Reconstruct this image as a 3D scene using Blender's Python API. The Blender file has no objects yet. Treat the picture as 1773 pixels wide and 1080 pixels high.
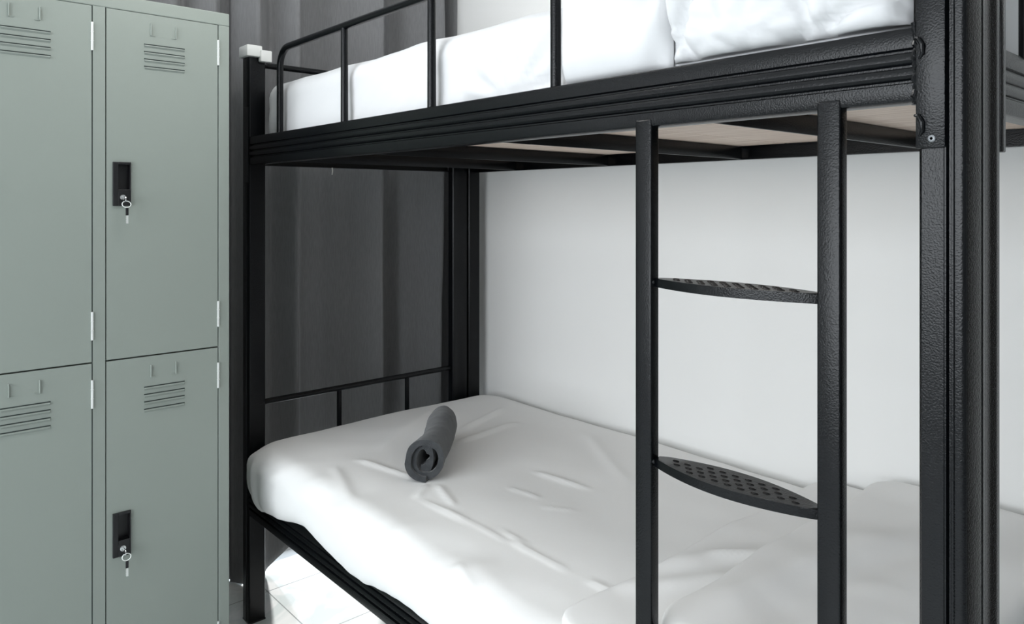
import bpy, bmesh, math, random
from mathutils import Vector, Matrix, noise

random.seed(7)
scene = bpy.context.scene
C = scene.collection
R = math.radians
H = 1.33                                   # eye height

# ------------------------------------------------------------------ camera
cam = bpy.data.cameras.new('camera'); camo = bpy.data.objects.new('camera', cam); C.objects.link(camo)
scene.camera = camo
camo.location = (0, 0, H)
camo.rotation_euler = (R(90), 0, R(-41.5))
cam.sensor_width = 36; cam.sensor_fit = 'HORIZONTAL'
cam.lens = 36 * 1288 / 1773
cam.shift_y = -(540 - 350) / 1773
cam.clip_start = 0.02

scene.view_settings.view_transform = 'Standard'
scene.view_settings.look = 'None'
scene.view_settings.gamma = 1
scene.view_settings.exposure = 0.0
scene.view_settings.use_curve_mapping = False
scene.cycles.max_bounces = 10
scene.cycles.diffuse_bounces = 6
scene.cycles.sample_clamp_indirect = 8
scene.cycles.use_denoising = True

# ------------------------------------------------------------------ light
wd = bpy.data.worlds.new('sky'); scene.world = wd; wd.use_nodes = True
bg = wd.node_tree.nodes['Background']
bg.inputs[0].default_value = (0.80, 0.90, 1.0, 1); bg.inputs[1].default_value = 2.5

def area(name, loc, target, sx, sy, power, col):
    l = bpy.data.lights.new(name, 'AREA'); l.shape = 'RECTANGLE'; l.size = sx; l.size_y = sy
    l.energy = power; l.color = col
    o = bpy.data.objects.new(name, l); C.objects.link(o); o.location = loc
    o.rotation_euler = (Vector(target) - Vector(loc)).to_track_quat('-Z', 'Y').to_euler()
    return o
area('window_daylight', (-2.66, 0.70, 1.55), (0, 0.70, 1.55), 3.1, 1.7, 100, (0.95, 0.975, 1.0))
sun = bpy.data.lights.new('sun', 'SUN'); sun.energy = 9; sun.angle = R(2.5); sun.color = (1, 0.98, 0.95)
suno = bpy.data.objects.new('sun', sun); C.objects.link(suno)
suno.rotation_euler = (Vector((-0.62, -0.80, -0.42))).to_track_quat('-Z', 'Y').to_euler()

# ------------------------------------------------------------------ materials
def mat(name, col, rough=0.5, metal=0.0, spec=0.5, coat=0.0, sheen=0.0):
    m = bpy.data.materials.new(name); m.use_nodes = True
    b = m.node_tree.nodes['Principled BSDF']
    b.inputs['Base Color'].default_value = (*col, 1)
    b.inputs['Roughness'].default_value = rough
    b.inputs['Metallic'].default_value = metal
    b.inputs['Specular IOR Level'].default_value = spec
    b.inputs['Coat Weight'].default_value = coat
    b.inputs['Coat Roughness'].default_value = 0.12
    b.inputs['Sheen Weight'].default_value = sheen
    return m

def bump(m, scale, strength, dist=0.001, detail=2, stretch=None, kind='noise'):
    nt = m.node_tree; N = nt.nodes; L = nt.links
    b = N['Principled BSDF']
    tc = N.new('ShaderNodeTexCoord'); mp = N.new('ShaderNodeMapping')
    if stretch: mp.inputs['Scale'].default_value = stretch
    L.new(tc.outputs['Object'], mp.inputs['Vector'])
    if kind == 'noise':
        t = N.new('ShaderNodeTexNoise'); t.inputs['Detail'].default_value = detail
    else:
        t = N.new('ShaderNodeTexVoronoi')
    t.inputs['Scale'].default_value = scale
    L.new(mp.outputs[0], t.inputs['Vector'])
    bp = N.new('ShaderNodeBump'); bp.inputs['Strength'].default_value = strength; bp.inputs['Distance'].default_value = dist
    L.new(t.outputs[0], bp.inputs['Height'])
    if b.inputs['Normal'].is_linked:
        L.new(b.inputs['Normal'].links[0].from_socket, bp.inputs['Normal'])
    L.new(bp.outputs[0], b.inputs['Normal'])
    return t

def vary(m, c0, c1, scale, detail=3, stretch=None, lo=0.35, hi=0.65):
    nt = m.node_tree; N = nt.nodes; L = nt.links
    tc = N.new('ShaderNodeTexCoord'); mp = N.new('ShaderNodeMapping')
    if stretch: mp.inputs['Scale'].default_value = stretch
    L.new(tc.outputs['Object'], mp.inputs['Vector'])
    t = N.new('ShaderNodeTexNoise'); t.inputs['Scale'].default_value = scale; t.inputs['Detail'].default_value = detail
    L.new(mp.outputs[0], t.inputs['Vector'])
    r = N.new('ShaderNodeValToRGB'); r.color_ramp.elements[0].position = lo; r.color_ramp.elements[1].position = hi
    r.color_ramp.elements[0].color = (*c0, 1); r.color_ramp.elements[1].color = (*c1, 1)
    L.new(t.outputs['Fac'], r.inputs[0]); L.new(r.outputs[0], N['Principled BSDF'].inputs['Base Color'])

M = {}
M['black'] = mat('black_hammered_paint', (0.0022, 0.0028, 0.0036), 0.25, 0, 0.25)
bump(M['black'], 430, 0.34, 0.0012, 2)
M['black_plastic'] = mat('black_plastic', (0.006, 0.006, 0.007), 0.4)
M['locker'] = mat('sage_green_enamel', (0.260, 0.292, 0.264), 0.42, 0, 0.4)
bump(M['locker'], 500, 0.10, 0.0006, 2)
M['groove'] = mat('dark_gap', (0.02, 0.03, 0.028), 0.8)
M['chrome'] = mat('chrome', (0.75, 0.76, 0.76), 0.2, 1.0)
M['steel'] = mat('zinc_steel', (0.82, 0.84, 0.82), 0.35, 0.6)
M['worn'] = mat('worn_steel', (0.22, 0.23, 0.24), 0.45, 0.7)
M['sheet'] = mat('white_cotton_upper_darkened', (0.64, 0.645, 0.652), 0.85, 0, 0.2)  # upper bunk linen, colour darkened to offset the strong light there
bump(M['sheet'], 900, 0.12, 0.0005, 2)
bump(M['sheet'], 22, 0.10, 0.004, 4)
M['sheet_lightened'] = mat('white_cotton_lower_lightened', (0.84, 0.84, 0.83), 0.85, 0, 0.2)  # lower bunk linen, colour lightened to offset the shade under the bunk
bump(M['sheet_lightened'], 900, 0.12, 0.0005, 2)
bump(M['sheet_lightened'], 16, 0.10, 0.004, 4)
M['towel'] = mat('charcoal_towelling', (0.046, 0.050, 0.053), 0.95, 0, 0.1, sheen=0.35)
vary(M['towel'], (0.040, 0.044, 0.048), (0.062, 0.066, 0.070), 60, 4)
bump(M['towel'], 700, 0.9, 0.002, 3)
M['curtain'] = mat('grey_blackout_fabric', (0.20, 0.20, 0.205), 0.8, 0, 0.25, sheen=0.15)
vary(M['curtain'], (0.172, 0.173, 0.177), (0.198, 0.199, 0.203), 260, 3, (1, 1, 0.12))
bump(M['curtain'], 500, 0.25, 0.001, 2, (1, 1, 0.3))
M['wall'] = mat('off_white_plaster', (0.82, 0.82, 0.805), 0.75, 0, 0.3)
bump(M['wall'], 40, 0.10, 0.003, 5)
M['wallgrey'] = mat('grey_wall_paint', (0.36, 0.36, 0.355), 0.8)
bump(M['wallgrey'], 40, 0.10, 0.003, 5)
M['ceiling'] = mat('ceiling_white', (0.8, 0.8, 0.8), 0.9)
bump(M['ceiling'], 60, 0.05, 0.002, 3)
M['white_plastic'] = mat('white_plastic', (0.74, 0.75, 0.73), 0.45)
M['frame_white'] = mat('white_window_frame', (0.8, 0.8, 0.8), 0.4)
M['glass'] = mat('window_glass', (1, 1, 1), 0.0)
nt = M['glass'].node_tree
tb = nt.nodes.new('ShaderNodeBsdfTransparent'); gb = nt.nodes.new('ShaderNodeBsdfGlossy'); gb.inputs['Roughness'].default_value = 0.02
mx = nt.nodes.new('ShaderNodeMixShader'); mx.inputs[0].default_value = 0.07
nt.links.new(tb.outputs[0], mx.inputs[1]); nt.links.new(gb.outputs[0], mx.inputs[2])
nt.links.new(mx.outputs[0], nt.nodes['Material Output'].inputs['Surface'])
M['wood'] = mat('pale_plywood', (0.70, 0.56, 0.47), 0.6)
vary(M['wood'], (0.58, 0.45, 0.37), (0.76, 0.64, 0.55), 6, 5, (14, 0.8, 1))

def tile_mat():
    m = mat('white_floor_tile', (0.8, 0.8, 0.8), 0.12, 0, 0.5)
    nt = m.node_tree; N = nt.nodes; L = nt.links
    tc = N.new('ShaderNodeTexCoord'); mp = N.new('ShaderNodeMapping')
    mp.inputs['Location'].default_value = (-0.039, -0.078, 0)   # joints on x = 1.079, y = 2.108
    L.new(tc.outputs['Object'], mp.inputs['Vector'])
    b = N.new('ShaderNodeTexBrick'); b.offset = 0; b.squash = 1
    b.inputs['Scale'].default_value = 1; b.inputs['Brick Width'].default_value = 0.34; b.inputs['Row Height'].default_value = 0.34
    b.inputs['Mortar Size'].default_value = 0.0022; b.inputs['Mortar Smooth'].default_value = 0.1
    L.new(mp.outputs[0], b.inputs['Vector'])
    n = N.new('ShaderNodeTexNoise'); n.inputs['Scale'].default_value = 5; n.inputs['Detail'].default_value = 6; n.inputs['Distortion'].default_value = 1.6
    L.new(tc.outputs['Object'], n.inputs['Vector'])
    r = N.new('ShaderNodeValToRGB'); r.color_ramp.elements[0].position = .42; r.color_ramp.elements[1].position = .56
    r.color_ramp.elements[0].color = (.66, .72, .72, 1); r.color_ramp.elements[1].color = (.84, .86, .86, 1)
    L.new(n.outputs['Fac'], r.inputs[0])
    L.new(r.outputs[0], b.inputs['Color1']); L.new(r.outputs[0], b.inputs['Color2'])
    b.inputs['Mortar'].default_value = (.34, .37, .37, 1)
    L.new(b.outputs['Color'], N['Principled BSDF'].inputs['Base Color'])
    return m
M['tile'] = tile_mat()

# ------------------------------------------------------------------ helpers
def obj(name, bm, material, parent=None, origin=(0, 0, 0), smooth=False, angle=35):
    """bm is given in world coordinates; origin is where the object's own origin goes (its parent's origin for parts)"""
    o3 = Vector(origin)
    bmesh.ops.recalc_face_normals(bm, faces=bm.faces[:])
    bmesh.ops.translate(bm, verts=bm.verts[:], vec=-o3)
    me = bpy.data.meshes.new(name); bm.to_mesh(me); bm.free()
    me.materials.append(M[material] if isinstance(material, str) else material)
    if smooth:
        for p in me.polygons: p.use_smooth = True
        if angle < 180:
            me.set_sharp_from_angle(angle=R(angle))
    o = bpy.data.objects.new(name, me); C.objects.link(o)
    if parent: o.parent = parent
    else: o.location = o3
    return o

def box(bm, x0, x1, y0, y1, z0, z1, bev=0.0, seg=2):
    r = bmesh.ops.create_cube(bm, size=1.0)
    vs = r['verts']
    for v in vs:
        v.co = Vector(((x0 + x1) / 2 + v.co.x * (x1 - x0), (y0 + y1) / 2 + v.co.y * (y1 - y0), (z0 + z1) / 2 + v.co.z * (z1 - z0)))
    if bev > 0:
        es = set()
        for v in vs: es.update(v.link_edges)
        bmesh.ops.bevel(bm, geom=list(es), offset=bev, segments=seg, profile=0.5, affect='EDGES')
    return bm

def tube(bm, pts, r, seg=12, cap=True):
    pts = [Vector(p) for p in pts]
    rings = []
    up = None
    for i, p in enumerate(pts):
        if i == 0: d = pts[1] - p
        elif i == len(pts) - 1: d = p - pts[i - 1]
        else: d = (pts[i + 1] - p).normalized() + (p - pts[i - 1]).normalized()
        d.normalize()
        if up is None:
            up = Vector((0, 0, 1)) if abs(d.z) < 0.9 else Vector((1, 0, 0))
        a = d.cross(up)
        if a.length < 1e-4: a = d.orthogonal()
        a.normalize(); b = a.cross(d).normalized(); up = b
        rr = r[i] if isinstance(r, (list, tuple)) else r
        rings.append([bm.verts.new(p + a * (math.cos(2 * math.pi * k / seg) * rr) + b * (math.sin(2 * math.pi * k / seg) * rr)) for k in range(seg)])
    for i in range(len(rings) - 1):
        for k in range(seg):
            bm.faces.new((rings[i][k], rings[i][(k + 1) % seg], rings[i + 1][(k + 1) % seg], rings[i + 1][k]))
    if cap:
        bm.faces.new(rings[0]); bm.faces.new(rings[-1])
    return bm

def extrude_profile(bm, prof, axis, a0, a1, frame):
    """prof: closed list of (u, v); frame(u, v, a) gives the world point"""
    A = [bm.verts.new(frame(u, v, a0)) for u, v in prof]
    B = [bm.verts.new(frame(u, v, a1)) for u, v in prof]
    n = len(prof)
    for i in range(n):
        bm.faces.new((A[i], A[(i + 1) % n], B[(i + 1) % n], B[i]))
    bm.faces.new(A); bm.faces.new(B)
    return bm

def arc_pts(c, r, a0, a1, n, f):
    return [f(c[0] + r * math.cos(a0 + (a1 - a0) * i / n), c[1] + r * math.sin(a0 + (a1 - a0) * i / n)) for i in range(n + 1)]

def root(name, loc, label, cat, group=None):
    o = bpy.data.objects.new(name, None); C.objects.link(o); o.location = loc
    o.empty_display_size = 0.1
    tag(o, label, cat, group); return o

def tag(o, label, cat, group=None, kind=None):
    if label: o['label'] = label
    if cat: o['category'] = cat
    if group: o['group'] = group
    if kind: o['kind'] = kind
    return o

def struct(name, bm, material, parent=None, origin=(0, 0, 0)):
    o = obj(name, bm, material, parent, origin)
    if not parent: o['kind'] = 'structure'
    return o

def copy_tree(o, parent=None):
    c = o.copy(); C.objects.link(c)
    if parent: c.parent = parent
    for ch in list(o.children): copy_tree(ch, c)
    return c

def sm(a, b, x):
    t = max(0.0, min(1.0, (x - a) / (b - a))); return t * t * (3 - 2 * t)

# ------------------------------------------------------------------ the room
XL, XR, YN, YF, ZC = -2.60, 1.92, -1.90, 2.68, 2.60
bm = bmesh.new(); box(bm, XL - .1, XR + .1, YN - .1, YF + .1, -.08, 0); struct('floor', bm, 'tile')
bm = bmesh.new(); box(bm, XL - .1, XR + .1, YN - .1, YF + .1, ZC, ZC + .08); struct('ceiling', bm, 'ceiling')
bm = bmesh.new(); box(bm, XR, XR + .1, YN, YF, 0, ZC); struct('wall_right', bm, 'wall')
bm = bmesh.new(); box(bm, XL - .1, XR + .1, YN - .1, YN, 0, ZC); struct('wall_near', bm, 'wallgrey')
# far wall with a full-height window, left wall with the window that lights the room
bm = bmesh.new()
box(bm, XL - .1, 0.10, YF, YF + .1, 0, ZC); box(bm, 1.86, XR + .1, YF, YF + .1, 0, ZC)
box(bm, 0.10, 1.86, YF, YF + .1, 2.2, ZC); struct('wall_far', bm, 'wall')
bm = bmesh.new()
box(bm, XL - .1, XL, YN, -.85, 0, ZC); box(bm, XL - .1, XL, 2.25, YF, 0, ZC)
box(bm, XL - .1, XL, -.85, 2.25, 0, .70); box(bm, XL - .1, XL, -.85, 2.25, 2.40, ZC); struct('wall_left', bm, 'wallgrey')
def window(name, pts, axis):
    a0, a1, z0, z1, c, mull = pts
    r = root(name, ((a0 + a1) / 2 if axis == 'x' else c, c if axis == 'x' else (a0 + a1) / 2, z0), None, None)
    r['kind'] = 'structure'
    org = r.location.copy()
    bm = bmesh.new()
    def b(p0, p1, q0, q1, d=.03):
        if axis == 'x': box(bm, p0, p1, c - d, c + d, q0, q1)
        else: box(bm, c - d, c + d, p0, p1, q0, q1)
    b(a0, a1, z0, z0 + .03); b(a0, a1, z1 - .05, z1)
    b(a0, a0 + .05, z0 + .03, z1 - .05); b(a1 - .05, a1, z0 + .03, z1 - .05)
    for m_ in mull: b(m_ - .03, m_ + .03, z0 + .03, z1 - .05)
    obj('window_frame', bm, 'frame_white', r, org)
    bm = bmesh.new()
    edges = [a0 + .05] + [v for m_ in mull for v in (m_ - .03, m_ + .03)] + [a1 - .05]
    for i in range(0, len(edges), 2): b(edges[i], edges[i + 1], z0 + .03, z1 - .05, .003)
    obj('pane', bm, 'glass', r, org)
window('window_1', (0.10, 1.86, 0.0, 2.2, YF + .05, [0.98]), 'x')
bm = bmesh.new()
wr = root('window_2', (XL - .02, .70, .70), None, None); wr['kind'] = 'structure'
box(bm, XL - .05, XL + .0, -.85, -.80, .70, 2.40); box(bm, XL - .05, XL, 2.20, 2.25, .70, 2.40)
box(bm, XL - .05, XL, -.80, 2.20, .70, .75); box(bm, XL - .05, XL, -.80, 2.20, 2.35, 2.40); box(bm, XL - .05, XL, .68, .72, .75, 2.35)
obj('window_frame', bm, 'frame_white', wr, wr.location.copy())

# pendant globe that lights the upper part of the room, above the frame
PX, PY, PZ = .72, 1.42, 2.27
lr = root('pendant_lamp', (PX, PY, ZC), 'round white globe lamp hanging from the ceiling between lockers and bunk bed', 'lamp')
bm = bmesh.new(); bmesh.ops.create_cone(bm, cap_ends=True, segments=32, radius1=.05, radius2=.06, depth=.03, matrix=Matrix.Translation((PX, PY, ZC - .015)))
obj('ceiling_rose', bm, 'white_plastic', lr, lr.location.copy(), True)
bm = bmesh.new(); tube(bm, [(PX, PY, ZC - .03), (PX, PY, PZ + .11)], .004, 8); obj('cord', bm, 'black_plastic', lr, lr.location.copy(), True)
M['globe'] = mat('lit_opal_glass', (1, 1, 1), .4)
M['globe'].node_tree.nodes['Principled BSDF'].inputs['Emission Color'].default_value = (1, .985, .96, 1)
M['globe'].node_tree.nodes['Principled BSDF'].inputs['Emission Strength'].default_value = 26
bm = bmesh.new(); bmesh.ops.create_uvsphere(bm, u_segments=32, v_segments=16, radius=.115, matrix=Matrix.Translation((PX, PY, PZ)))
obj('lamp_shade', bm, 'globe', lr, lr.location.copy(), True)
# unseen dark door, added on the right wall to darken the near upright's reflection
M['door'] = mat('dark_brown_wood', (.035, .024, .018), .5)
dr = root('added_dark_door', (XR - .02, -.48, 0), None, None); dr['kind'] = 'structure'
bm = bmesh.new(); box(bm, XR - .035, XR - .005, -.93, -.02, 0, 2.08, .003); obj('added_door_leaf', bm, 'door', dr, dr.location.copy())
bm = bmesh.new(); tube(bm, [(XR - .035, -.86, 1.0), (XR - .085, -.86, 1.0), (XR - .085, -.74, 1.0)], .009, 10); obj('added_door_handle', bm, 'chrome', dr, dr.location.copy(), True)

# ------------------------------------------------------------------ lockers
LY = 2.011                                     # plane of the door fronts
locker = root('locker_cabinet', (0.16, 2.2, 0), 'sage green steel locker cabinet with louvred doors beside the bunk bed', 'locker')
LO = locker.location.copy()
colx = [(-.112, .159), (.1885, .430), (.459, .7305)]
colx = [(-.083, .1885 - .0), (0, 0), (0, 0)]
colx = [(.459 - .60, .730 - .60), (.459 - .30, .730 - .30), (.459, .730)]
TOPZ = H + .508
d1t, d1b, d2t, d2b = H + .473, H - .3845, H - .3885, .09
bm = bmesh.new()
xa, xb = colx[0][0] - .03, .7595
box(bm, xa, xb, LY - .001, 2.44, TOPZ - .034, TOPZ, .0025)      # top
box(bm, xa, xa + .0285, LY, 2.44, 0.0, TOPZ - .034)
box(bm, xb - .0285, xb, LY, 2.44, 0.0, TOPZ - .034, .0015)
for i in (0, 1):
    box(bm, colx[i][1] + .001, colx[i + 1][0] - .001, LY, 2.42, .0, TOPZ - .034)
box(bm, xa + .0285, xb - .0285, 2.42, 2.44, 0, TOPZ - .034)
box(bm, xa + .0285, xb - .0285, LY + .02, 2.42, H - .39, H - .383)
box(bm, xa + .0285, xb - .0285, LY + .001, 2.42, 0, d2b - .003)
obj('body', bm, 'locker', locker, LO)

def make_door(z0, z1):
    """a door at the left column; origin at its lower left corner"""
    x0, x1 = 0.0, 0.2715
    h = z1 - z0
    door_bm = bmesh.new()
    g = 0.0015
    cx0, cx1, cz1 = .0265, .0530, h - .3795; cz0 = cz1 - .063
    box(door_bm, x0 + g, cx0, 0, .016, 0, h); box(door_bm, cx1, x1 - g - .0005, 0, .016, 0, h)
    box(door_bm, cx0, cx1, 0, .016, 0, cz0); box(door_bm, cx0, cx1, 0, .016, cz1, h)
    bmesh.ops.remove_doubles(door_bm, verts=door_bm.verts[:], dist=.00001)
    # raised lips of the four louvres
    for k in range(4):
        zz = h - .0745 - .0185 * k
        xs0, xs1 = .0875, .1835
        prof = [(0.0006, 0), (-.0038, -.0012), (-.0042, -.0028), (0.0006, -.0075)]
        A = [door_bm.verts.new((xs0, p[0], zz - .0025 + p[1])) for p in prof]
        B = [door_bm.verts.new((xs1, p[0], zz - .0025 + p[1])) for p in prof]
        for i in range(4): door_bm.faces.new((A[i], A[(i + 1) % 4], B[(i + 1) % 4], B[i]))
        door_bm.faces.new(A); door_bm.faces.new(B)
    d = obj('door', door_bm, 'locker')
    # slits
    bm = bmesh.new()
    for k in range(4):
        zz = h - .0745 - .0185 * k
        box(bm, .0865, .1845, -.0006, .002, zz - .0026, zz - .0002)
    obj('vent_slots', bm, 'groove', d)
    # card holder
    bm = bmesh.new()
    for s, xx in ((1, .1025), (-1, .1625)):
        box(bm, xx - .0012, xx + .0012, -.0045, .001, h - .053, h - .022, .0006, 1)
        box(bm, min(xx, xx + s * .010), max(xx, xx + s * .010), -.0016, .001, h - .0535, h - .0510)
    box(bm, .1013, .1637, -.00012, .001, h - .0535, h - .0515)
    obj('card_holder', bm, 'locker', d)
    for zz in (.0865, h - .0735):
        bm = bmesh.new(); tube(bm, [(x1 - .0010, -.0015, zz - .034), (x1 - .0010, -.0015, zz + .034)], .0030, 8)
        for k in (-.011, .011): box(bm, x1 - .0042, x1 + .0022, -.0047, .001, zz + k - .0006, zz + k + .0006)
        obj('hinge', bm, 'steel', d, smooth=True)
    # recessed latch plate
    bm = bmesh.new()
    hx0, hx1, hz1 = .015, .0555, h - .374; hz0 = hz1 - .108
    rx0, rx1, rz0, rz1 = hx0 + .012, hx1 - .003, hz0 + .040, hz1 - .006
    yf = -.006
    box(bm, hx0, rx0, yf, .001, hz0, hz1, .0012); box(bm, rx1, hx1, yf, .001, hz0, hz1, .0008)
    box(bm, rx0, rx1, yf, .001, rz1, hz1, .0008); box(bm, rx0, rx1, yf, .001, hz0, rz0, .0008)
    box(bm, rx0 - .001, rx1 + .001, .0135, .0150, rz0 - .001, rz1 + .001)
    box(bm, rx0 - .0012, rx0, yf + .003, .0150, rz0, rz1); box(bm, rx1, rx1 + .0012, yf + .003, .0150, rz0, rz1)
    box(bm, rx0, rx1, yf + .003, .0150, rz0 - .0012, rz0); box(bm, rx0, rx1, yf + .003, .0150, rz1, rz1 + .0012)
    box(bm, hx0 + .002, hx0 + .0035, yf - .0008, yf + .001, hz0 + .004, hz1 - .004)
    obj('handle', bm, 'black_plastic', d)
    bm = bmesh.new()
    tube(bm, [(hx0 + .021, yf + .002, hz0 + .021), (hx0 + .021, yf - .005, hz0 + .021)], .0068, 16)
    tube(bm, [(hx0 + .021, yf - .005, hz0 + .021), (hx0 + .021, yf - .0065, hz0 + .021)], .0050, 16)
    obj('lock_cylinder', bm, 'chrome', d, smooth=True)
    return d
du = make_door(d1b, d1t); dl = make_door(d2b, d2t)
for ci in (2, 1, 0):
    for dd, z in ((du, d1b), (dl, d2b)):
        o = dd if ci == 2 else copy_tree(dd)
        o.parent = locker; o.location = Vector((colx[ci][0], LY, z)) - LO

def make_key(z_lock_world, label):
    """key in the lock with a ring and a second key hanging from it"""
    x = .459 + .015 + .021; y = LY - .0125; z = z_lock_world
    r = root('locker_key', (x, y - .002, z - .012), label, 'key', 'keys hanging from the locker doors')
    o = r.location.copy()
    bm = bmesh.new()
    box(bm, x - .0008, x + .0008, y - .012, y, z - .0035, z + .0035)
    tube(bm, [(x - .0012, y - .015, z - .004), (x + .0012, y - .015, z - .004)], .0075, 16)
    obj('inserted_key', bm, 'chrome', r, o, True)
    bm = bmesh.new(); rc = Vector((x + .004, y - .013, z - .017)); n = 24
    tube(bm, [rc + Vector((.0098 * math.cos(2 * math.pi * k / n), .002 * math.sin(2 * math.pi * k / n), .0078 * math.sin(2 * math.pi * k / n))) for k in range(n + 1)], .0011, 6, False)
    obj('key_ring', bm, 'steel', r, o, True)
    bm = bmesh.new()
    box(bm, x + .0015, x + .0085, y - .0155, y - .0130, z - .044, z - .024, .0012)
    obj('key_head', bm, 'black_plastic', r, o)
    bm = bmesh.new()
    box(bm, x + .0030, x + .0078, y - .0150, y - .0135, z - .064, z - .0445)
    for k in range(4): box(bm, x + .0020, x + .0035, y - .0150, y - .0135, z - .061 + k * .004, z - .0592 + k * .004)
    obj('key_blade', bm, 'steel', r, o)
make_key(d1t - .374 - .108 + .021, 'small key ring hanging from the lock of the upper right locker door')
make_key(d2t - .374 - .108 + .021, 'small key ring hanging from the lock of the lower right locker door')

# ------------------------------------------------------------------ bunk bed
bed = root('bunk_bed', (1.40, 1.32, 0), 'black steel bunk bed with corrugated rails, ladder and guard rail', 'bunk bed')
BO = bed.location.copy()
XF, XB = .93, 1.865                       # outer faces of the long sides
YNb, YFb = .286, 2.35                     # outer faces of the ends
PT = H + .458                             # top of the posts

def post_profile(w=.055, d=.050):
    """plan outline, outer corner at (0,0), u along x, v along y; fluted outer faces, rounded corners"""
    p = []
    r = .006
    p += [(r - r * math.cos(a), r - r * math.sin(a)) for a in [math.pi / 2 * i / 4 for i in range(5)]]   # (0,r)->(r,0)
    # -v face (v=0) going along u, one flute
    p += [(w - .004, 0), (w, .004), (w, d - .004), (w - .004, d), (.004, d), (0, d - .004)]
    # u=0 face going back to the start, one flute close to the corner
    v = .017
    p += [(0, v + .0060), (-.0016, v + .0045), (-.0014, v + .0030), (.0030, v + .0012), (.0030, v - .0012), (-.0014, v - .0030), (-.0014, v - .0045), (0, v - .0058)]
    return p
def post(x0, sx, y0, sy):
    bm = bmesh.new()
    extrude_profile(bm, post_profile(), 'z', 0.006, PT, lambda u, v, a: (x0 + sx * u, y0 + sy * v, a))
    o = obj('post', bm, 'black', bed, BO, True, 30)
    bm = bmesh.new(); box(bm, min(x0, x0 + sx * .055), max(x0, x0 + sx * .055), min(y0, y0 + sy * .050), max(y0, y0 + sy * .050), 0, .006, .001)
    obj('foot', bm, 'black_plastic', o, BO)
    return o
near_front = post(XF, 1, YNb, 1); far_front = post(XF, 1, 2.30, 1)
near_back = post(XB, -1, YNb, 1); far_back = post(XB, -1, 2.30, 1)
for x0, x1, ye in ((XF + .0565, XF + .133, YNb + .001), (XB - .133, XB - .0565, YNb + .001), (XB - .133, XB - .0565, 2.301)):
    prof = []
    w = x1 - x0
    prof = [(0, .004), (.004, 0)]
    prof += [(w * .12, 0), (w * .24, .0022), (w * .40, .0030), (w * .56, .0022), (w * .68, 0)]
    prof += [(w - .011, 0), (w - .008, .0012), (w, .010), (w, .030), (0, .030)]
    bm = bmesh.new(); extrude_profile(bm, prof, 'z', .006, PT, lambda u, v, a: (x0 + u, ye + v, a))
    obj('end_upright', bm, 'black', bed, BO, True, 30)

def rail_profile(t=.028, h=.089):
    """u inward from the outer face, v up"""
    p = [(.005, 0), (.0015, .0015), (0, .005)]
    p += [(0, .020), (0, .0225)]
    for zc in (.0250, .0430, .0610):
        p += [(0.0, zc - .0030), (.0042, zc - .0012), (.0042, zc + .0012), (.0005, zc + .0035)]
        if zc < .06:
            p += [(-.0016, zc + .0070), (-.0016, zc + .0110)]
    p += [(0, .068), (0, h - .005), (.0015, h - .0015), (.005, h)]
    p += [(t, h), (t, h - .004), (.008, h - .004), (.008, .004), (t, .004), (t, 0)]
    return p
def rail_y(xo, sx, z0):
    bm = bmesh.new(); extrude_profile(bm, rail_profile(), 'y', YNb + .0515, 2.2985, lambda u, v, a: (xo + sx * (u + .0005), a, z0 + v))
    return obj('side_rail', bm, 'black', bed, BO, True, 30)
def rail_x(yo, sy, z0, xa, xb):
    bm = bmesh.new(); extrude_profile(bm, rail_profile(), 'x', xa, xb, lambda u, v, a: (a, yo + sy * (u + .0005), z0 + v))
    return obj('end_rail', bm, 'black', bed, BO, True, 30)
ZU, ZL = H + .1175, .343
for z in (ZU, ZL):
    rail_y(XF, 1, z); rail_y(XB, -1, z)
    rail_x(YNb + .022, 1, z, XF + .134, XB - .134)
    rail_x(YFb - .008, -1, z, XF + .0555, XB - .1335)
    for yy in (.63, 1.115, 1.60, 2.05):
        bm = bmesh.new()
        box(bm, XF + .029, XB - .029, yy + .002, yy + .007, z + .001, z + .036, .001)
        box(bm, XF + .029, XB - .029, yy + .0071, yy + .036, z + .031, z + .036, .001)
        obj('cross_bar', bm, 'black', bed, BO, True, 30)
    for k, (ya, yb) in enumerate(((YNb + .052, 0.985), (.989, 1.640), (1.644, 2.310))):
        bm = bmesh.new(); box(bm, XF + .030, XB - .030, ya, yb, z + .037, z + .046, .001, 1)
        obj('plywood_board', bm, 'wood', bed, BO)

# corner brackets at the near front post
bm = bmesh.new()
zb0, zb1 = H + .062, H + .300
box(bm, XF - .0045, XF, YNb + .020, YNb + .0515, zb0, zb1, .0015)
rnd = random.Random(3)
n = 26                                       # weld bead between plate and rail
tube(bm, [(XF - .0020 + rnd.uniform(-.0012, .0012), YNb + .0530 + rnd.uniform(-.0012, .0012), ZU - .004 + .096 * i / n) for i in range(n + 1)],
     [.0028 + rnd.uniform(-.0008, .0010) for i in range(n + 1)], 8)
br = obj('corner_bracket', bm, 'black', bed, BO, True, 40)
for zz in (H + .088, H + .178, H + .262):
    bm = bmesh.new()
    tube(bm, [(XF - .0035, YNb + .0525, zz + .013), (XF - .0065, YNb + .0480, zz + .012), (XF - .0075, YNb + .0435, zz + .004), (XF - .0065, YNb + .0435, zz - .006), (XF - .0035, YNb + .0475, zz - .012)], [.0016, .0024, .0024, .002, .0014], 8)
    obj('bracket_hook', bm, 'black', br, BO, True, 40)
bm = bmesh.new(); sc = Vector((XF - .0045, YNb + .0335, H + .073))
tube(bm, [sc + Vector((.001, 0, 0)), sc + Vector((-.0018, 0, 0)), sc + Vector((-.0026, 0, 0))], [.0042, .0042, .0030], 14)
tube(bm, [sc + Vector((-.0026, 0, 0)), sc + Vector((-.0012, 0, 0))], .0018, 6)
obj('screw', bm, 'worn', br, BO, True, 40)
bm = bmesh.new()
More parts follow.
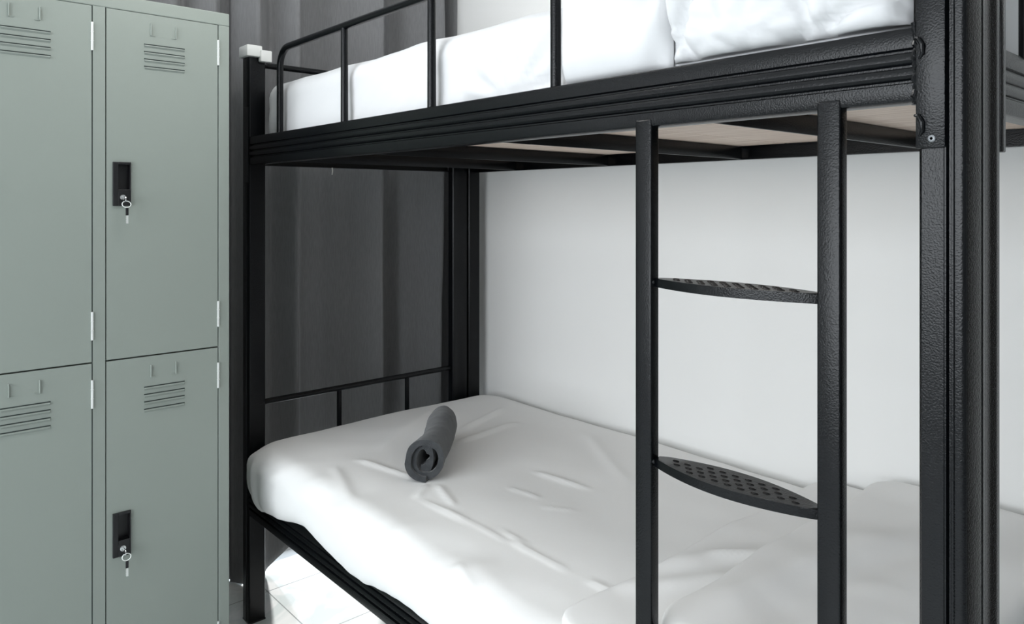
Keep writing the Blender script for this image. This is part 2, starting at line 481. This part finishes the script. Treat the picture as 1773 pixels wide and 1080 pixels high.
box(bm, XF + .128, XF + .146, YNb + .0005, YNb + .0215, zb0, zb1, .0015)
tube(bm, [(XF + .147, YNb + .010, H + .16), (XF + .152, YNb + .008, H + .17), (XF + .152, YNb + .008, H + .19), (XF + .147, YNb + .010, H + .20)], .003, 8)
obj('corner_bracket', bm, 'black', bed, BO, True, 40)
# far brackets
for y0 in (2.2715,):
    bm = bmesh.new(); box(bm, XF - .0035, XF, 2.3000, 2.3300, zb0, zb1, .001); obj('corner_bracket', bm, 'black', bed, BO)

# guard rail of the upper bunk
GX = XF + .013; GZ = H + .2065; GT = H + .452
ys = [2.10, 1.715, 1.330, .9475]
gr = None
bm = bmesh.new(); rb = .055
pts = [(GX, ys[0], GZ)]
pts += arc_pts((ys[0] - rb, GT - rb), rb, 0, math.pi / 2, 8, lambda a, b: (GX, a, b))
pts += arc_pts((ys[3] + rb, GT - rb), rb, math.pi / 2, math.pi, 8, lambda a, b: (GX, a, b))
pts += [(GX, ys[3], GZ)]
tube(bm, pts, .0098, 14)
gr = obj('guard_rail', bm, 'black', bed, BO, True, 50)
for y in ys[1:3]:
    bm = bmesh.new(); tube(bm, [(GX, y, GZ), (GX, y, GT - .005)], [.0098, .0092], 14); obj('guard_bar', bm, 'black', gr, BO, True, 50)

# end loops (far and near, upper and lower)
for yy in (2.322, YNb + .025):
    for zb, z0 in ((H + .440, H + .2065), (.688, ZL + .089)):
        a, b_ = (XF + .0545, XB - .132) if yy > 1 else (XF + .133, XB - .133)
        bm = bmesh.new(); tube(bm, [(a, yy, zb), (b_, yy, zb)], .0098, 12)
        hb = obj('headboard_bar', bm, 'black', bed, BO, True, 50)
        for xx in (1.257, 1.535):
            bm = bmesh.new(); tube(bm, [(xx, yy, z0), (xx, yy, zb)], .0085, 10); obj('upright_bar', bm, 'black', hb, BO, True, 50)

# ladder
ladder_x0 = XF + .001
bm = bmesh.new()
lad = bpy.data.objects.new('ladder', None); C.objects.link(lad); lad.parent = bed
st = [(.7235, .7555), (.4270, .4580)]
for a, b_ in st:
    bm = bmesh.new(); box(bm, XF - .001, XF + .0195, a, b_, ZL + .02, ZU + .012, .003, 3); obj('stile', bm, 'black', lad, BO, True, 40)
for zr in (H - .1185, H - .3985, H - .6785):
    bm = bmesh.new()
    ya, yb = .4585, .7230; xc = XF + .013; n = 22; th = .0135
    out = []
    for i in range(n + 1):
        s = i / n; out.append((xc - .006 - .030 * math.sin(math.pi * s) ** .85, ya + (yb - ya) * s))
    for i in range(n, -1, -1):
        s = i / n; out.append((xc + .006 + .030 * math.sin(math.pi * s) ** .85, ya + (yb - ya) * s))
    A = [bm.verts.new((x, y, zr)) for x, y in out]; B = [bm.verts.new((x, y, zr - th)) for x, y in out]
    for i in range(len(out)): bm.faces.new((A[i], A[(i + 1) % len(out)], B[(i + 1) % len(out)], B[i]))
    top = bm.faces.new(A); bm.faces.new(B)
    bmesh.ops.bevel(bm, geom=list(top.edges), offset=.0022, segments=2, profile=.5, affect='EDGES')
    # raised grip dots
    k = 0
    for row in (-1.5, -.5, .5, 1.5):
        for j in range(12):
            s = (j + .5 + (.5 if int(row * 2) % 4 == 1 else 0)) / 12.5
            if s > .97: continue
            half = .030 * math.sin(math.pi * s) ** .85 + .004
            if abs(row) * .0125 + .007 > half: continue
            r = bmesh.ops.create_uvsphere(bm, u_segments=10, v_segments=6, radius=1)
            for v in r['verts']: v.co = Vector((xc + row * .0125 + v.co.x * .0032, ya + (yb - ya) * s + v.co.y * .0062, zr + v.co.z * .0014))
    for yy in (ya, yb):                      # welds
        for xx in (xc - .008, xc + .004):
            r = bmesh.ops.create_uvsphere(bm, u_segments=8, v_segments=6, radius=.0038)
            for v in r['verts']: v.co += Vector((xx, yy, zr - .006))
    obj('rung', bm, 'black', lad, BO, True, 45)

# white plastic pieces on the far front post
bm = bmesh.new()
box(bm, XF - .012, XF + .038, 2.284, 2.352, PT + .0, PT + .036, .004)
box(bm, XF + .030, XF + .066, 2.276, 2.300, PT - .014, PT + .022, .003)
o = obj('post_cap', bm, 'white_plastic', bed, BO, True, 40); o['label'] = 'white plastic cap on the far front post'
for x0 in (XF, XB - .055):
    bm = bmesh.new(); box(bm, x0 - .001, x0 + .056, YNb - .001, YNb + .051, PT, PT + .012, .003); obj('post_cap', bm, 'black_plastic', bed, BO)
bm = bmesh.new(); box(bm, XB - .056, XB + .001, 2.299, 2.351, PT, PT + .012, .003); obj('post_cap', bm, 'black_plastic', bed, BO)

# ------------------------------------------------------------------ bedding
def slab(x0, x1, y0, y1, z0, z1, r, step, disp, rplan=None):
    """closed rounded box made of a fine grid; disp(p, n, s) moves each vertex, s = 1 on the top"""
    nx, ny, nz = max(2, round((x1 - x0) / step)), max(2, round((y1 - y0) / step)), max(2, round((z1 - z0) / step))
    rp = rplan or r
    bm = bmesh.new(); V = {}
    def vert(i, j, k):
        key = (i, j, k)
        if key in V: return V[key]
        p = Vector((x0 + (x1 - x0) * i / nx, y0 + (y1 - y0) * j / ny, z0 + (z1 - z0) * k / nz))
        # plan rounding
        cx = min(max(p.x, x0 + rp), x1 - rp); cy = min(max(p.y, y0 + rp), y1 - rp)
        d = Vector((p.x - cx, p.y - cy, 0))
        if d.length > 1e-9:
            m = max(abs(d.x), abs(d.y)); d2 = d.normalized() * m
            p.x, p.y = cx + d2.x, cy + d2.y
        # edge rounding in section
        din = rp - d2.length if d.length > 1e-9 else rp
        if d.length > 1e-9:
            inset = rp - d2.length                  # distance inward from the outline
            if inset < r:
                cz = min(max(p.z, z0 + r), z1 - r)
                dv = Vector((r - inset, p.z - cz))
                if dv.length > 1e-9:
                    m = max(abs(dv.x), abs(dv.y)); dn = dv.normalized() * m
                    nin = r - dn.x
                    dir2 = d.normalized()
                    p.x = cx + dir2.x * (rp - nin); p.y = cy + dir2.y * (rp - nin); p.z = cz + dn.y
        V[key] = bm.verts.new(p); return V[key]
    for i in range(nx):
        for j in range(ny):
            bm.faces.new((vert(i, j, nz), vert(i + 1, j, nz), vert(i + 1, j + 1, nz), vert(i, j + 1, nz)))
            bm.faces.new((vert(i, j, 0), vert(i, j + 1, 0), vert(i + 1, j + 1, 0), vert(i + 1, j, 0)))
    for i in range(nx):
        for k in range(nz):
            bm.faces.new((vert(i, 0, k), vert(i + 1, 0, k), vert(i + 1, 0, k + 1), vert(i, 0, k + 1)))
            bm.faces.new((vert(i, ny, k), vert(i, ny, k + 1), vert(i + 1, ny, k + 1), vert(i + 1, ny, k)))
    for j in range(ny):
        for k in range(nz):
            bm.faces.new((vert(0, j, k), vert(0, j, k + 1), vert(0, j + 1, k + 1), vert(0, j + 1, k)))
            bm.faces.new((vert(nx, j, k), vert(nx, j + 1, k), vert(nx, j + 1, k + 1), vert(nx, j, k + 1)))
    bmesh.ops.recalc_face_normals(bm, faces=bm.faces[:])
    bm.normal_update()
    N = {v: v.normal.copy() for v in bm.verts}
    P = {v: v.co.copy() for v in bm.verts}
    for v in bm.verts: v.co = P[v] + disp(P[v], N[v])
    return bm

def nz(p, s, seed=0, o=3):
    return noise.fractal(Vector((p.x * s + seed * 7.1, p.y * s + seed * 3.3, p.z * s + seed)), 0.6, 2.0, o)

def crease(px, py, a, b, w, h):
    """ridge of height h and half width w along the plan segment a-b, fading at the ends"""
    ax, ay = a; bx, by = b
    dx, dy = bx - ax, by - ay; L2 = dx * dx + dy * dy
    t = ((px - ax) * dx + (py - ay) * dy) / L2
    if t < -.3 or t > 1.3: return 0
    f = sm(-.15, .15, t) * (1 - sm(.85, 1.15, t))
    wob = .006 * noise.noise(Vector((px * 9, py * 9, 3)))
    d = abs((px - ax) * dy - (py - ay) * dx) / math.sqrt(L2) + wob
    return h * f * math.exp(-(d / w) ** 2)

CR = [((1.062, 1.52), (1.068, 1.25), .009, .0055), ((1.077, 1.215), (1.080, 1.06), .009, .0045), ((1.081, .99), (1.082, .89), .010, .005),
      ((1.10, 1.28), (1.09, 1.19), .008, .004), ((1.277, 1.45), (1.288, 1.356), .008, .004), ((1.406, 1.485), (1.428, 1.32), .009, .005),
      ((1.258, 1.30), (1.300, 1.245), .008, .0035), ((.965, .93), (.985, .87), .010, .005), ((1.477, 1.915), (1.753, 2.034), .016, .009),
      ((1.40, 1.83), (1.66, 1.87), .018, .007), ((1.087, 1.88), (1.124, 1.685), .014, .006), ((1.00, 1.87), (.93, 1.66), .022, .005),
      ((.925, 1.22), (.90, 1.13), .012, .005), ((1.12, 1.60), (1.06, 1.56), .010, .006), ((1.14, 1.58), (1.10, 1.46), .011, .006),
      ((1.55, 1.30), (1.75, 1.62), .030, .004), ((1.20, 1.95), (1.55, 2.18), .030, .004)]

def disp_low(p, n):
    top = sm(.3, .9, n.z)
    d = Vector((0, 0, 0))
    # soft crown and sag
    u = (p.x - .90) / 1.0; v = (p.y - .34) / 1.93
    d.z += top * (.006 * noise.noise(Vector((p.x * 3.2, p.y * 2.4, 1))) + .0022 * noise.noise(Vector((p.x * 9, p.y * 7, 4))))
    for a, b, w, h in CR: d.z += top * crease(p.x, p.y, a, b, w * .75, h * 1.15)
    # long oblique folds on the front side
    side = sm(.2, .9, -n.x) * sm(.42, .46, p.z + .02)
    if p.x < 1.02:
        q = (p.y * .9 + p.z * 1.5)
        f = .0045 * noise.noise(Vector((p.x * 2, q * 9, (p.y - p.z) * 1.6))) + .0022 * noise.noise(Vector((p.x * 2, q * 24, (p.y - p.z) * 4)))
        d += n * f * 1.4 * (1 - sm(.94, 1.02, p.x))
    # overhanging lower hem that waves along the rail
    if p.x < .945:
        k = (1 - sm(.915, .945, p.x)) * (1 - sm(.44, .52, p.z))
        far = sm(1.9, 2.2, p.y)
        hem = -.018 - .010 * math.sin(p.y * 8.6 + .6) - .008 * math.sin(p.y * 15 + 2) - .018 * far
        d.z += k * hem
        d.x += .012 * math.sin(p.y * 4.1 + 1.0) * sm(.2, .9, -n.x) * .5
    # gathers at the far corner
    if p.y > 2.1 and n.z < .8:
        a = math.atan2(p.y - 2.05, 1.10 - p.x)
        d += n * .0045 * math.sin(a * 26 + p.z * 14) * sm(2.1, 2.2, p.y) * (1 - top)
    return d
bm = slab(.888, 1.900, .345, 2.285, .4345, .588, .062, .009, disp_low, .115)
o = obj('mattress', bm, 'sheet_lightened', None, (1.39, 1.32, .4345), True, 180)
tag(o, 'lower bunk mattress in a white sheet, carrying the rolled grey towel', 'mattress', None)

def disp_up(p, n):
    top = sm(.3, .9, n.z); d = Vector((0, 0, 0))
    d.z += top * (.010 * noise.noise(Vector((p.x * 2, p.y * 4.5, 8))) + .003 * noise.noise(Vector((p.x * 8, p.y * 9, 2))))
    side = sm(.2, .9, -n.x)
    q = p.y + (p.z - H - .21) * 1.3
    d += n * side * (.004 * noise.noise(Vector((1, q * 9, (p.y - p.z) * 2))) + .002 * noise.noise(Vector((2, q * 26, (p.y - p.z) * 5))))
    # pull folds by the duvet
    if p.y < 1.25 and p.x < 1.08:
        c = (.965, H + .20); dy, dz = p.y - 1.09, p.z - (H + .20)
        a = math.atan2(dz, -dy); rr = math.hypot(dy, dz)
        d += n * side * .0065 * math.sin(a * 13 + rr * 12) * math.exp(-((rr - .09) / .07) ** 2) * (.5 + .5 * noise.noise(Vector((a * 2, rr * 4, 5))) + .3)
    if p.y > 2.1 and n.z < .8:
        a = math.atan2(p.y - 2.05, 1.10 - p.x)
        d += n * .004 * math.sin(a * 22 + p.z * 20) * (1 - top) * sm(2.1, 2.2, p.y)
    return d
bm = slab(.966, 1.828, .350, 2.288, ZU + .047, H + .372, .050, .0125, disp_up, .075)
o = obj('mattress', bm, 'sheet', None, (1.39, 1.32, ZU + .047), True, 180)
tag(o, 'upper bunk mattress in a bright white sheet behind the guard rail', 'mattress', None)

# folded duvets
def disp_duv_up(p, n):
    d = n * (.006 * noise.noise(Vector((p.x * 3, p.y * 6, p.z * 6))) + .0025 * noise.noise(Vector((p.x * 9, p.y * 14, p.z * 12))))
    k = math.exp(-((p.y - .72) / .035) ** 2) * sm(.2, .9, -n.x)
    d += n * k * .007 * math.sin((p.z * 60) + p.y * 60)
    return d
def shell(xi, zi, x1, y0, y1, zb, th, r, disp, step=.008, ex=5.0):
    """cloth laid over the mattress: front fall, rounded edge, top, short fall behind; inner face clears the mattress"""
    path = []                                           # inner path points with outward normals
    n = max(3, int((zi - r - zb) / step))
    for k in range(n): path.append((Vector((xi, 0, zb + (zi - r - zb) * k / n)), Vector((-1, 0, 0))))
    for k in range(9):
        a = math.pi / 2 * k / 8
        path.append((Vector((xi + r - r * math.cos(a), 0, zi - r + r * math.sin(a))), Vector((-math.cos(a), 0, math.sin(a)))))
    n = int((x1 - xi - r) / (step * 1.6))
    for k in range(1, n + 1): path.append((Vector((xi + r + (x1 - xi - r) * k / n, 0, zi)), Vector((0, 0, 1))))
    ny = int((y1 - y0) / step)
    bm = bmesh.new(); O = []; I = []
    for q, (p, nn) in enumerate(path):
        ro, ri = [], []
        fb = min(1.0, .35 + .65 * math.sqrt(min(1, q / 4)))
        for j in range(ny + 1):
            v = -1 + 2 * j / ny
            f = max(0.0, 1 - abs(v) ** ex) ** .5
            y = y0 + (y1 - y0) * j / ny
            base = Vector((p.x, y, p.z))
            po = base + nn * (th(q / len(path), y) * f * fb + .002)
            if f > 0: po = po + disp(po, nn) * min(1, f * 1.5)
            # never below the inner face
            dd = (po - base).dot(nn)
            if dd < .002: po = po + nn * (.002 - dd)
            ro.append(bm.verts.new(po)); ri.append(bm.verts.new(base))
        O.append(ro); I.append(ri)
    for q in range(len(path) - 1):
        for j in range(ny):
            bm.faces.new((O[q][j], O[q][j + 1], O[q + 1][j + 1], O[q + 1][j])); bm.faces.new((I[q][j], I[q + 1][j], I[q + 1][j + 1], I[q][j + 1]))
        bm.faces.new((O[q][0], O[q + 1][0], I[q + 1][0], I[q][0])); bm.faces.new((O[q][ny], I[q][ny], I[q + 1][ny], O[q + 1][ny]))
    for j in range(ny):
        bm.faces.new((O[0][j], I[0][j], I[0][j + 1], O[0][j + 1])); bm.faces.new((O[-1][j], O[-1][j + 1], I[-1][j + 1], I[-1][j]))
    return bm
bm = shell(.962, H + .384, 1.83, .704, .936, H + .210, lambda q, y: .026 + .012 * q, .04, disp_duv_up, ex=8)
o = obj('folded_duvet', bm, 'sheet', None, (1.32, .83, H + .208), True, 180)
tag(o, 'smooth white folded duvet on the upper bunk, between guard rail and crumpled pillow', 'duvet', None)

def crump(p, s, seed):
    """faceted cloth creases: smooth cells with sharp valleys"""
    q = Vector((p.x * s + seed, p.y * s * .8 + .35 * noise.noise(p * 6), p.z * s * .9 + .3 * noise.noise(p * 5 + Vector((9, 0, 0)))))
    dist, pts = noise.voronoi(q)
    e = dist[1] - dist[0]
    return min(e, .5) * 2
def disp_pil_up(p, n):
    e = crump(p, 8.0, 3.1); e2 = crump(p + Vector((.3, .1, .7)), 15.0, 1.7)
    d = n * (.016 * e - .014 * math.exp(-(e / .16) ** 2) + .006 * e2 - .005 * math.exp(-(e2 / .2) ** 2) + .005 * noise.noise(p * 9))
    return d
def pillow(x0, x1, y0, y1, z0, z1, disp, step=.009, pw=.45):
    cx, cy, cz = (x0 + x1) / 2, (y0 + y1) / 2, (z0 + z1) / 2
    hx, hy, hz = (x1 - x0) / 2, (y1 - y0) / 2, (z1 - z0) / 2
    nx, ny = round((x1 - x0) / step), round((y1 - y0) / step)
    bm = bmesh.new(); T = {}; B = {}
    for i in range(nx + 1):
        for j in range(ny + 1):
            u, v = -1 + 2 * i / nx, -1 + 2 * j / ny
            t = (max(0, 1 - abs(u) ** 2.6) * max(0, 1 - abs(v) ** 2.6)) ** pw
            pinch = 1 - .05 * (1 - abs(v) ** 2) * abs(u) ** 3
            pinch2 = 1 - .05 * (1 - abs(u) ** 2) * abs(v) ** 3
            x, y = cx + hx * u * pinch, cy + hy * v * pinch2
            T[i, j] = bm.verts.new((x, y, cz + hz * t))
            if i in (0, nx) or j in (0, ny): B[i, j] = T[i, j]
            else: B[i, j] = bm.verts.new((x, y, cz - hz * t))
    for i in range(nx):
        for j in range(ny):
            bm.faces.new((T[i, j], T[i + 1, j], T[i + 1, j + 1], T[i, j + 1]))
            bm.faces.new((B[i, j], B[i, j + 1], B[i + 1, j + 1], B[i + 1, j]))
    bmesh.ops.recalc_face_normals(bm, faces=bm.faces[:]); bm.normal_update()
    P = {v: (v.co.copy(), v.normal.copy()) for v in bm.verts}
    for v in bm.verts: v.co = P[v][0] + disp(*P[v])
    return bm
bm = shell(.962, H + .384, 1.83, .352, .700, H + .215, lambda q, y: .030 + .030 * min(1, q * 3), .05, disp_pil_up, step=.006, ex=8)
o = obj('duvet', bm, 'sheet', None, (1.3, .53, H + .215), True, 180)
tag(o, 'crumpled white duvet heaped at the near end of the upper bunk above the ladder', 'duvet', None)

def disp_duv_low(p, n):
    top = sm(.2, .8, n.z)
    d = Vector((0, 0, 0))
    e = 1 - sm(.0, .10, .925 - p.y)
    d.z += top * (.006 * noise.noise(Vector((p.x * 4, p.y * 3, 1))) + .003 * noise.noise(Vector((p.x * 10, p.y * 5, 7))))
    d.y += sm(.80, .92, p.y) * (.020 * noise.noise(Vector((p.x * 4.5, 2, 2))) )
    for a, b, w, h in (((1.22, .90), (1.52, .72), .030, .010), ((1.30, .86), (1.42, .74), .018, .008), ((1.08, .90), (1.26, .78), .025, .008)):
        d.z += top * crease(p.x, p.y, a, b, w, h)
    return d
bm = slab(.905, 1.895, .352, .922, .592, .614, .010, .010, disp_duv_low, .05)
o = obj('folded_duvet', bm, 'sheet_lightened', None, (1.39, .63, .594), True, 180)
tag(o, 'thin white duvet folded flat across the near end of the lower bunk behind the ladder', 'duvet', None)
def disp_pil_low(p, n):
    top = sm(.1, .7, n.z)
    return n * (.005 * noise.noise(Vector((p.x * 4, p.y * 5, 3))) + .003 * noise.noise(Vector((p.x * 11, p.y * 8, 7)))) + \
        Vector((0, .022 * noise.noise(Vector((p.x * 4 + 3, 1, 1))), top * (crease(p.x, p.y, (1.05, .72), (1.6, .60), .035, .012) - crease(p.x, p.y, (1.1, .64), (1.75, .52), .04, .012))))
bm = slab(.965, 1.885, .358, .765, .616, .662, .022, .010, disp_pil_low, .07)
o = obj('pillow', bm, 'sheet_lightened', None, (1.42, .56, .616), True, 180)
tag(o, 'plump white pillow at the near end of the lower bunk against the wall', 'pillow', None)

# ------------------------------------------------------------------ rolled towel
def towel():
    bm = bmesh.new()
    a0, a1, n = 0.0, 2.05 * 2 * math.pi, 110
    Lg, m = .335, 40
    A = Vector((1.140, 1.622, 0)); ax = Vector((.69, .72, 0)).normalized(); side = Vector((ax.y, -ax.x, 0))
    def sec(th, off, s):
        k = th / a1
        r = .0175 + .0320 * k + off
        ph = th - 1.885
        x = r * math.cos(ph) * (.66 + .38 * k); z = r * math.sin(ph) * (1.55 - .58 * k ** .8)
        x -= .012 * (1 - k)
        return x, z
    rows = []
    for j in range(m + 1):
        s = j / m
        end = math.exp(-s * 14)
        fold = 1 + .05 * math.sin(s * 9 + 1) - .04 * sm(.8, 1, s)
        ring = []
        prof = [(th_i, .0075) for th_i in range(n + 1)] + [(th_i, -.0075) for th_i in range(n, -1, -1)]
        for th_i, off in prof:
            th = a0 + (a1 - a0) * th_i / n
            x, z = sec(th, off, s)
            x *= fold; z *= fold
            # ends of the layers step in and out a little
            shift = (-.020 * (th / a1 - .5) if s < .5 else .012 * (th / a1 - .5)) * (abs(s - .5) * 2) ** 3
            p = A + ax * (s * Lg + shift) + side * x + Vector((0, 0, z + .056))
            nn = .0035 * noise.noise(p * 22) + .0018 * noise.noise(p * 55)
            rad = Vector((0, 0, 0)) + side * x + Vector((0, 0, z))
            p += rad.normalized() * nn
            bend = .010 * math.sin(math.pi * s)
            p += side * bend
            if s < .14: p += side * (-.006) * (1 - s / .14) * (1 if x < 0 else -.2)
            ring.append(bm.verts.new(p))
        rows.append(ring)
    K = len(rows[0])
    for j in range(m):
        for k in range(K):
            bm.faces.new((rows[j][k], rows[j][(k + 1) % K], rows[j + 1][(k + 1) % K], rows[j + 1][k]))
    for ring in (rows[0], rows[-1]):
        for i in range(n):
            bm.faces.new((ring[i], ring[i + 1], ring[K - 2 - i], ring[K - 1 - i]))
    zmin = min(v.co.z for v in bm.verts)
    for v in bm.verts: v.co.z += .5885 - zmin
    return bm
o = obj('rolled_towel', towel(), 'towel', None, (1.24, 1.74, .5885), True, 60)
tag(o, 'dark grey towel rolled up on the lower bunk mattress', 'towel')

# tiny tie end
bm = bmesh.new(); tube(bm, [(1.2266, 2.316, ZU + .002), (1.2262, 2.312, ZU - .010), (1.222, 2.308, ZU - .024)], [.0022, .0022, .0016], 8)
tag(obj('cable_tie', bm, 'white_plastic', None, (1.2266, 2.316, ZU), True), 'tiny white plastic tie end hanging under the far end of the upper bunk', 'cable tie')

# ------------------------------------------------------------------ curtains
def curtain(name, x0, x1, zt, fold, hem, label, org):
    bm = bmesh.new(); nx = int((x1(0) - x0(0)) / .006); nzv = 90
    G = []
    for j in range(nzv + 1):
        row = []
        for i in range(nx + 1):
            u = i / nx
            t = j / nzv
            xb = x0(0) + (x1(0) - x0(0)) * u
            zb = hem(xb); z = zb + (zt - zb) * t
            x = x0(z) + (x1(z) - x0(z)) * u
            row.append(bm.verts.new((x, fold(x, z), z)))
        G.append(row)
    for j in range(nzv):
        for i in range(nx):
            bm.faces.new((G[j][i], G[j][i + 1], G[j + 1][i + 1], G[j + 1][i]))
    o = obj(name, bm, 'curtain', None, org, True, 180)
    md = o.modifiers.new('thick', 'SOLIDIFY'); md.thickness = .003; md.offset = 0
    tag(o, label, 'curtain'); return o
KN = [(.985, 2.60), (1.05, 2.50), (1.065, 2.54), (1.118, 2.59), (1.14, 2.57), (1.19, 2.485), (1.205, 2.55), (1.25, 2.61), (1.34, 2.615), (1.42, 2.575), (1.545, 2.485),
      (1.555, 2.60), (1.64, 2.62), (1.70, 2.56), (1.735, 2.545), (1.825, 2.485), (1.834, 2.60), (1.87, 2.61), (1.90, 2.57), (1.919, 2.51)]
def interp(K, x):
    if x <= K[0][0]: return K[0][1]
    for (a, ya), (b, yb) in zip(K, K[1:]):
        if x <= b:
            t = (x - a) / (b - a); t = t * t * (3 - 2 * t) * .25 + t * .75
            return ya + (yb - ya) * t
    return K[-1][1]
def fold_r(x, z):
    xs = x + .010 * noise.noise(Vector((x * 3, z * .9, 0)))
    y = sum(interp(KN, xs + k * .005) for k in (-1, 0, 1)) / 3
    y += .006 * noise.noise(Vector((x * 14, z * .8, 5))) + .012 * noise.noise(Vector((x * 3, z * .7, 2)))
    return y
def hem_r(x):
    return .004 + .31 * sm(1.095, 1.29, x)
curtain('curtain', lambda z: .985, lambda z: 1.917, 2.44, fold_r, hem_r,
        'grey curtain hanging behind the far end of the bunk bed', (1.44, 2.56, 2.44))
def fold_l(x, z):
    s = x * 2 * math.pi / .135
    y = 2.585 + .030 * math.sin(s + .6 * math.sin(s)) + .022 * sm(.90, .98, x) + .012 * noise.noise(Vector((x * 5, z * .8, 9)))
    return y
curtain('curtain', lambda z: -.30, lambda z: 1.00 + .035 * (1 - sm(1.6, 2.1, z)), 2.44, fold_l, lambda x: .004,
        'grey curtain hanging behind the green lockers', (.33, 2.575, 2.44))
tr = root('curtain_track', (.8, 2.575, 2.46), 'white curtain track above the grey curtains', 'curtain track')
bm = bmesh.new(); box(bm, -.34, 1.915, 2.555, 2.595, 2.445, 2.47, .003); obj('track', bm, 'white_plastic', tr, tr.location.copy())
for xx in (-.2, .8, 1.8):
    bm = bmesh.new(); box(bm, xx - .02, xx + .02, 2.56, 2.59, 2.47, ZC); obj('bracket', bm, 'white_plastic', tr, tr.location.copy())

bpy.context.view_layer.update()
